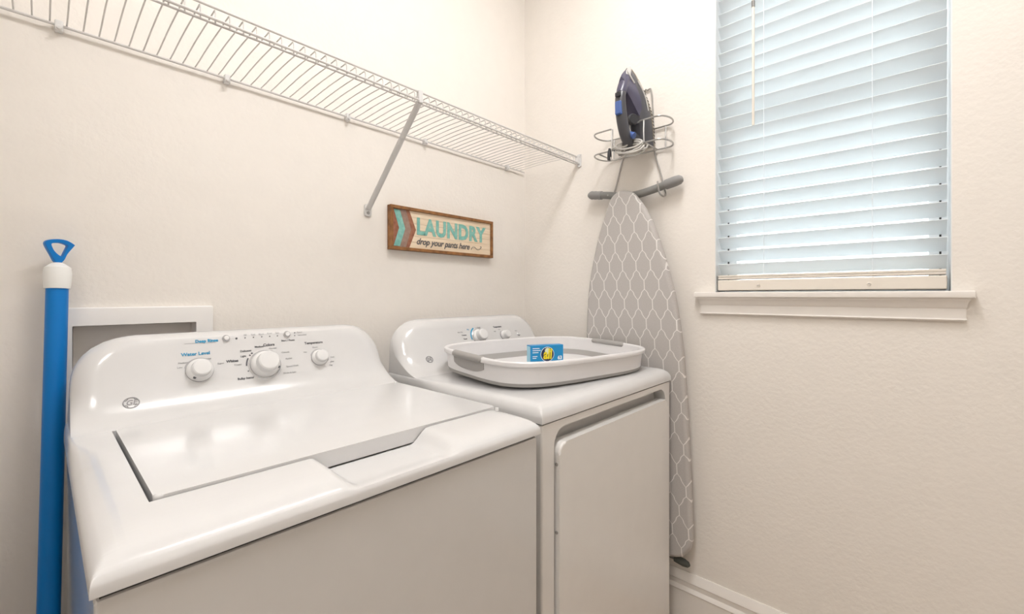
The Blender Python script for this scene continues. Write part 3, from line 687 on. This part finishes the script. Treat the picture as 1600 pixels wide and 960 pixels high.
# hanging loop: rounded triangle with a hole, facing the camera's side of the room
vw = Vector((.35, -1, 0)).normalized(); rt = Vector((1, .35, 0)).normalized()
base = pt_ + up_*.0545
out = smooth_path([(-.0, -.002), (-.010, .010), (-.021, .034), (-.0225, .044), (-.012, .0505), (.006, .0505), (.024, .042), (.0225, .037), (.012, .018), (.007, .004)], 4, True) if False else None
def tri(s, cx, cz, pts): return [(cx + a*s, cz + b*s) for a, b in pts]
OUT = [(0, -.003), (-.007, .002), (-.013, .016), (-.0215, .036), (-.0215, .044), (-.015, .049), (0, .052), (.014, .050), (.026, .042), (.0245, .037), (.014, .020), (.008, .005)]
INN = [(.003, .015), (-.002, .019), (-.008, .027), (-.0115, .037), (-.011, .041), (-.007, .0425), (.001, .0435), (.008, .042), (.0135, .039), (.013, .035), (.009, .024), (.006, .016)]
O3 = smooth_path([(a, b, 0) for a, b in OUT], 4, True); I3 = smooth_path([(a, b, 0) for a, b in INN], 4, True)
def lp(p, d): return base + rt*p.x + UP*p.y + vw*d
bm = NB(); loft(bm, [[lp(p, .0045) for p in I3], [lp(p, .006) for p in [q*.93 + O3[i]*.07 for i, q in enumerate(I3)]], [lp(p, .006) for p in [q*.1 + O3[i]*.9 for i, q in enumerate(I3)]], [lp(p, .0035) for p in O3], [lp(p, -.0035) for p in O3], [lp(p, -.006) for p in [q*.1 + O3[i]*.9 for i, q in enumerate(I3)]], [lp(p, -.0045) for p in I3], [lp(p, .0045) for p in I3]], False, False)
bmesh.ops.remove_doubles(bm, verts=bm.verts[:], dist=1e-6); obj('hanging_loop', bm, BLUE, po)

# ------------------------------------------------------------------ window blind
BLX = .036
bl = thing('window_blind', 'white slatted window blind lowered to the sill', 'blind', (BLX, (WY0+WY1)/2, 1.216))
SY0, SY1 = WY0+.008, WY1-.005
pitch, tilt, sw = .0468, math.radians(44), .0505
z = 1.2925; s0 = None; nsl = 0
while z < WZ1-.06:
    if s0 is None:
        bm = NB(); sec = []
        for i in range(9):
            q = -sw/2 + sw*i/8; crown = .0022*(1-(2*q/sw)**2)
            sec.append((q, crown))
        prof = [(q, c+.0013) for q, c in sec] + [(q, c-.0013) for q, c in sec[::-1]]
        dirv = Vector((math.cos(tilt), 0, -math.sin(tilt))); nv = Vector((math.sin(tilt), 0, math.cos(tilt)))   # room edge up, outer edge down
        rings = []
        for y in (SY0, SY1): rings.append([Vector((BLX, y, z)) + dirv*q + nv*c for q, c in prof])
        loft(bm, rings); s0 = obj('slat', bm, SLAT, bl); zs = z
    else: dup(s0, 0, 0, z - zs)
    z += pitch; nsl += 1
bm = NB(); box(bm, (BLX-.026, SY0, 1.216), (BLX+.026, SY1, 1.254), .004, 3); obj('bottom_rail', bm, BRAIL, bl)
bm = NB(); box(bm, (BLX-.025, SY0+.002, 1.2565), (BLX+.025, SY1-.002, 1.2635), .0015); box(bm, (BLX-.025, SY0+.002, 1.264), (BLX+.025, SY1-.002, 1.271), .0015); obj('stacked_slats', bm, BRAIL, bl)
bm = NB(); box(bm, (BLX-.032, SY0, WZ1-.045), (BLX+.03, SY1, WZ1), .003); obj('head_rail', bm, TRIM, bl)
for y in (-1.043, -1.322):
    for xo in (-.0215, .0225):
        bm = NB(); tube(bm, [(BLX+xo, y, 1.25), (BLX+xo, y, WZ1-.03)], .0009, 6); obj('ladder_cord', bm, PW, bl)
for y in (-1.028, -1.315):
    bm = NB(); lathe(bm, [(.006, 0), (.006, .0015), (.004, .0025), (0, .0025)], Vector((BLX-.026, y, 1.234)), Vector((-1,0,0)), 16); o = obj('cord_plug', bm, BRAIL, bl)
    bm = NB(); box(bm, (BLX-.0292, y-.003, 1.2332), (BLX-.0284, y+.003, 1.2348)); obj('plug_slot', bm, SCREW, o, 0)
wy = -1.016
bm = NB(); tube(bm, [(BLX-.041, wy, 1.770), (BLX-.041, wy, WZ1-.05)], .0042, 6); wn = obj('tilt_wand', bm, BRAIL, bl)
bm = NB(); tube(bm, [(BLX-.041, wy, 2.165), (BLX-.041, wy, 2.185)], .0056, 8); obj('wand_joint', bm, SCREW, wn)

# ------------------------------------------------------------------ ironing board hanging on the window wall
XB = -.075                        # front face of the board
ib = thing('ironing_board', 'ironing board in grey lattice cover hanging upright on the wall', 'ironing board', (XB, -.63, .22))
RP = [(977, 297.5), (988, 300), (1000, 313), (1010, 329), (1022, 354), (1035, 392), (1047, 435), (1055, 468), (1063, 520), (1068, 570), (1073, 640), (1076, 700), (1079, 760), (1081, 815), (1082, 840), (1080, 858), (1072, 868), (1058, 873)]
LP = [(966, 298), (955, 307), (949, 320), (941, 345), (933, 373), (926, 405), (920, 440), (916.5, 480), (915, 526)]
R3 = [onx(px-1.5, py, XB) for px, py in RP]; L3 = [onx(px, py, XB) for px, py in LP]
lz = L3[-1]; L3 += [Vector((XB, lz.y+.004, z)) for z in (.9, .75, .6, .45, .36, .30, .265)] + [Vector((XB, lz.y-.03, .232)), Vector((XB, lz.y-.10, .222)), Vector((XB, lz.y-.25, .228))]
L3[-4].y -= .004
outl = [(p.y, p.z) for p in R3] + [(p.y, p.z) for p in L3[::-1]]
sm_ = smooth_path([(y, z, 0) for y, z in outl], 3, True)
cen = Vector((sum(p.x for p in sm_)/len(sm_), sum(p.y for p in sm_)/len(sm_), 0))
def inset(d):
    n = len(sm_); out = []
    for i in range(n):
        t = (sm_[(i+1) % n] - sm_[i-1]).normalized(); nn = Vector((t.y, -t.x, 0))
        if nn.dot(cen - sm_[i]) < 0: nn = -nn
        out.append(sm_[i] + nn*d)
    return out
bm = NB()
lev = [(.006, XB+.030), (.0015, XB+.028), (0, XB+.022), (0, XB+.012), (.002, XB+.006), (.007, XB+.0015), (.014, XB)]
rg = [[(x, p.x, p.y) for p in inset(d)] for d, x in lev]
R_ = loft(bm, rg, True, False); cv = bm.verts.new((XB, -.63, .9))
n = len(R_[-1])
zc = [bm.verts.new((XB-.0004, p.co.y*.5 + (-.63)*.5, p.co.z*.5 + .9*.5)) for p in R_[-1]]
for k in range(n):
    bm.faces.new((R_[-1][k], R_[-1][(k+1)%n], zc[(k+1)%n], zc[k])); bm.faces.new((zc[k], zc[(k+1)%n], cv))
obj('cover', bm, FABRIC, ib, 60)
# foot bar at the top
xb2 = -.034
fp = [onx(925, 305.5, xb2), onx(945, 305.5, xb2), onx(962, 306.5, xb2), onx(980, 307, xb2), onx(1000, 303, xb2), onx(1020, 296.5, xb2), onx(1040, 289, xb2), onx(1056, 283, xb2)]
bm = NB(); tube(bm, smooth_path(fp, 4), .0150, 16); fb = obj('foot_bar', bm, GREYP, ib)
def cap_(pts, rs):
    bm = NB(); tube(bm, pts, rs, 16); obj('end_cap', bm, CAPG, fb)
d1 = (fp[-1]-fp[-3]).normalized(); a = fp[-1]
cap_([a - d1*.040, a - d1*.039, a - d1*.02, a, a + d1*.016, a + d1*.024, a + d1*.027], [.0155, .0185, .0190, .0190, .0170, .011, .003])
d0 = (fp[0]-fp[1]).normalized(); a = fp[0]
cap_([a - d0*.050, a - d0*.049, a - d0*.035, a - d0*.032, a - d0*.015, a - d0*.012, a, a + d0*.008, a + d0*.016, a + d0*.019], [.0155, .0175, .0178, .0165, .0178, .0165, .0178, .015, .009, .003])
# folded legs behind the board, foot showing at the bottom
bm = NB(); tube(bm, smooth_path([(-.034, -.585, 1.60), (-.032, -.585, 1.52), (-.030, -.60, 1.40), (-.030, -.62, .9), (-.030, -.63, .40)], 4), .0085, 12); obj('leg', bm, GREYP, ib)
bm = NB(); tube(bm, [(-.031, -.55, 1.30), (-.030, -.70, .60), (-.030, -.70, .36)], .0080, 12); obj('leg', bm, GREYP, ib)
fe = onx(1073, 882, -.040)
bm = NB(); tube(bm, smooth_path([(-.032, -.50, .245), (-.034, -.66, .240), (-.038, -.765, .236), (-.040, fe.y+.02, fe.z+.004)], 4), .0085, 12); tb = obj('tail_bar', bm, GREYP, ib)
bm = NB(); f2 = Vector((-.040, fe.y, fe.z)); dd = Vector((0, -1, -.12)).normalized()
tube(bm, [f2 - dd*.045, f2 - dd*.043, f2 - dd*.01, f2 + dd*.006, f2 + dd*.012], [.009, .0125, .0135, .010, .003], 14); obj('rubber_foot', bm, RUBBER, tb)

# ------------------------------------------------------------------ iron rack
rk = thing('iron_rack', 'grey wire iron caddy fixed to the wall above the ironing board', 'rack', (0, -.60, 1.60))
wr = .0032; xw_ = -.006
# A-frame against the wall, ending in two hooks that carry the board
top = [onx(1006, 146, xw_), onx(1012, 141, xw_), onx(1018, 143, xw_)]
rl = [top[2], onx(1021, 190, xw_), onx(1023, 236, xw_), onx(1032, 270, xw_), onx(1040, 300, xw_)]
ll = [top[0], onx(990, 200, xw_), onx(976, 240, xw_), onx(971, 257, xw_), onx(963, 290, xw_), onx(959, 303, xw_)]
def hook(p): return [p + Vector((-.002, 0, -.012)), p + Vector((-.020, .001, -.020)), p + Vector((-.044, .003, -.013)), p + Vector((-.056, .004, .004)), p + Vector((-.060, .005, .030))]
ph = hook(ll[-1])[:3][::-1] + ll[::-1] + top[1:2] + rl + hook(rl[-1])
bm = NB(); tube(bm, smooth_path(ph, 5), wr, 8); obj('hanging_frame', bm, SATIN, rk)
ZU, ZD = 1.846, 1.762
RY0, RY1, RX0, RX1 = -.762, -.452, -.118, -.008
GY0, GY1 = -.628, -.552            # gap in the front for the iron's handle
def end_loop(yc, sgn, z, k=10):
    r = (RX1-RX0)/2; cx = (RX0+RX1)/2; y0 = yc - sgn*r*.62
    return [(cx + r*math.cos(a), y0 + sgn*r*.62*math.sin(a), z) for a in [PI*i/k for i in range(k+1)]]
up_loop = [(RX0, GY1, ZD), (RX0-.002, GY1, ZD+.04), (RX0, GY1, ZU-.004), (RX0, GY1+.006, ZU)] + end_loop(RY1, 1, ZU)[::-1] + end_loop(RY0, -1, ZU) + [(RX0, -.668, ZU), (RX0, -.662, ZU-.004), (RX0, -.655, ZU-.004), (RX0, -.645, ZU+.001), (RX0, GY0-.004, ZU), (RX0, GY0, ZU-.004), (RX0-.002, GY0, ZD+.04), (RX0, GY0, ZD)]
bm = NB(); tube(bm, up_loop, wr, 8); obj('upper_wire', bm, SATIN, rk)
bm = NB(); tube(bm, end_loop(RY1, 1, ZD)[::-1] + end_loop(RY0, -1, ZD), wr, 8, closed=True); obj('lower_wire', bm, SATIN, rk)
for y in (RY0+.045, RY1-.045):
    bm = NB(); tube(bm, [(RX1, y, ZU), (RX1, y, ZD)], wr*.9, 8); obj('upright_wire', bm, SATIN, rk)
bm = NB(); tube(bm, [(RX0, -.682, ZU), (RX0-.002, -.682, ZD+.04), (RX0, -.682, ZD)], wr*.9, 8); obj('front_guard', bm, SATIN, rk)
bm = NB()
for y in (-.49, -.555, -.62, -.685): tube(bm, [(RX0, y, ZD), (RX1, y, ZD)], wr*.8, 8)
obj('base_wire', bm, SATIN, rk)

# ------------------------------------------------------------------ iron standing in the rack, soleplate to the wall, tip up
IRZ = ZD + .0035
ir = thing('clothes_iron', 'grey and blue steam iron standing tip up in the wall rack', 'iron', (-.07, -.62, IRZ))
IL, IW = .290, .060              # length heel to tip, half width
IY, IX = -.628, -.026            # centre line and soleplate plane
lean = .082                      # tip leans out from the wall
def half(s, W=IW, p=.62, s0=0.0):
    """half width of the sole outline at fraction s from heel (0) to tip (1)"""
    if s < .35: return W*(.93 + .07*math.sin(PI/2*s/.35))
    q = (s-.35)/.65; return W*max(0, (1-q**1.45))**.84
def ipt(s, v, d): return Vector((IX - d - lean*s, IY + v, IRZ + s*IL))
def outline(W, s0, s1, k=16):
    ss = [s0 + (s1-s0)*(1-math.cos(PI/2*i/k)) if False else s0 + (s1-s0)*math.sin(PI/2*i/k) for i in range(k+1)]
    q = [(s, half((s-s0)/(s1-s0), W)) for s in ss]
    return [(s, h) for s, h in q[:-1]] + [(s1, 0)] + [(s, -h) for s, h in q[:-1][::-1]]
def body(bm, levels):
    loft(bm, [[ipt(s, v, d) for s, v in outline(W, s0, s1)] for d, W, s0, s1 in levels])
bm = NB(); body(bm, [(0, .058, .012, .995), (.001, .060, .006, 1.0), (.007, .060, .006, 1.0), (.008, .0585, .01, .995)]); sol = obj('soleplate', bm, SOLE, ir)
bm = NB()
for i in range(16):
    s = .06 + i*.042; h = half((s-.006)/.994, .060)
    p = ipt(s, -h-.0002, .0035); tube(bm, [p + Vector((-.004, 0, .002)), p + Vector((.004, 0, -.002))], .0016, 6)
obj('sole_rib', bm, IRONG, sol)
bm = NB(); body(bm, [(.0082, .0575, .010, .985), (.014, .0590, .006, .985), (.030, .0575, .0, .985), (.046, .050, .0, .95), (.058, .040, .0, .91), (.064, .030, .01, .86)]); obj('body', bm, IRONG, ir)
bm = NB(); body(bm, [(.050, .044, .30, .93), (.064, .0375, .36, .90), (.078, .030, .46, .865), (.090, .0245, .54, .83), (.098, .018, .60, .80)]); obj('water_tank', bm, IRONP, ir)
bm = NB(); tube(bm, smooth_path([ipt(1.012, 0, .012), ipt(.985, 0, .020), ipt(.935, 0, .033), ipt(.875, 0, .048), ipt(.80, 0, .064)], 4), [.002] + [.005 + .0125*(i/15)**.8 for i in range(16)], 16); obj('nose_cover', bm, IRONW, ir)
bm = NB(); tube(bm, smooth_path([ipt(.825, 0, .058), ipt(.76, 0, .074), ipt(.69, 0, .090), ipt(.62, 0, .106), ipt(.575, 0, .116)], 4), [.0178 + .003*math.sin(PI*i/16) for i in range(17)], 16); obj('front_cover', bm, IRONP, ir)
# handle: arched bar from the front cover to the heel
hp = [ipt(.63, 0, .104), ipt(.57, 0, .118), ipt(.50, 0, .127), ipt(.40, 0, .133), ipt(.28, 0, .134), ipt(.16, 0, .130), ipt(.07, 0, .120), ipt(.02, 0, .098), ipt(.01, 0, .060)]
bm = NB(); pth = smooth_path(hp, 5); n = len(pth)
tube(bm, pth, [(.0175 + .0035*math.sin(PI*i/(n-1))) for i in range(n)], 16, flat=(.80, Vector((1, 0, 0)))); hd = obj('handle', bm, IRONG, ir)
bm = NB(); body(bm, [(.045, .040, .0, .22), (.060, .036, .0, .20), (.078, .028, .0, .15), (.092, .020, .0, .11)]); obj('heel', bm, IROND, ir)
bm = NB(); p = ipt(.385, 0, .146); box(bm, (p.x-.010, p.y-.012, p.z-.024), (p.x+.012, p.y+.012, p.z+.024), .004, 3); obj('spray_button', bm, IRONB, hd)
bm = NB(); p = ipt(.545, 0, .136); box(bm, (p.x-.010, p.y-.010, p.z-.008), (p.x+.016, p.y+.010, p.z+.008), .003, 2); obj('steam_switch', bm, IROND, hd)
bm = NB(); p = ipt(.085, -.012, .112); tube(bm, [p + Vector((0, .016, .012)), p + Vector((0, -.018, -.004))], .012, 14); obj('cord_guard', bm, IRONB, hd)
bm = NB(); p = ipt(.30, -.012, .078); lathe(bm, [(0, 0), (.021, 0), (.021, .010), (.017, .014), (0, .014)], p, Vector((-.6, -1, 0)), 24); obj('temperature_dial', bm, IROND, ir)
bm = NB()
tube(bm, smooth_path([ipt(.88, -.012, .062), ipt(.82, -.020, .062), ipt(.74, -.0285, .055)], 4), .0028, 8)
tube(bm, smooth_path([ipt(.80, -.030, .024), ipt(.62, -.049, .024), ipt(.42, -.0565, .026)], 5), .0022, 8); obj('trim_strip', bm, IRONW, ir)
# wound cord hung under the heel, draped over the lower loop
bm = NB(); cc = Vector((RX0-.010, -.636, ZD-.010))
pts = []
for i in range(150):
    a = 2*PI*i/22; t = i/149
    j = random.uniform(-.0010, .0010)
    pts.append(cc + Vector((-.016*math.cos(a*.5+.4) + .010*math.sin(a), -.052*math.cos(a) + .006*math.sin(3.1*t*PI), .016*math.sin(a)*1.25 - .014*math.cos(a*1)*.35 + .010*math.sin(7*t) + j)))
tube(bm, pts, .0036, 7)
st = ipt(.03, -.004, .105)
tube(bm, smooth_path([st, st + Vector((-.012, .012, -.02)), cc + Vector((-.004, .075, .012)), cc + Vector((-.010, .082, -.018)), cc + Vector((-.004, .060, -.034)), pts[0]], 6), .0036, 7)
cd = obj('cord', bm, CORD, ir)
bm = NB(); pp = cc + Vector((-.008, .086, -.020)); tube(bm, [pp + Vector((0, 0, .034)), pp + Vector((0, 0, .02)), pp, pp + Vector((0, .002, -.012))], [.004, .0075, .0085, .006], 12); obj('plug', bm, IROND, cd)
bm = NB()
for i in range(3):
    k = 14; q0 = cc + Vector((-.004, .047 - .006*i, .001*i)); tube(bm, [q0 + Vector((.014*math.cos(2*PI*j/k), .004*math.cos(2*PI*j/k), .020*math.sin(2*PI*j/k))) for j in range(k)], .0032, 7, closed=True)
obj('cord_wrap', bm, CORD, cd)
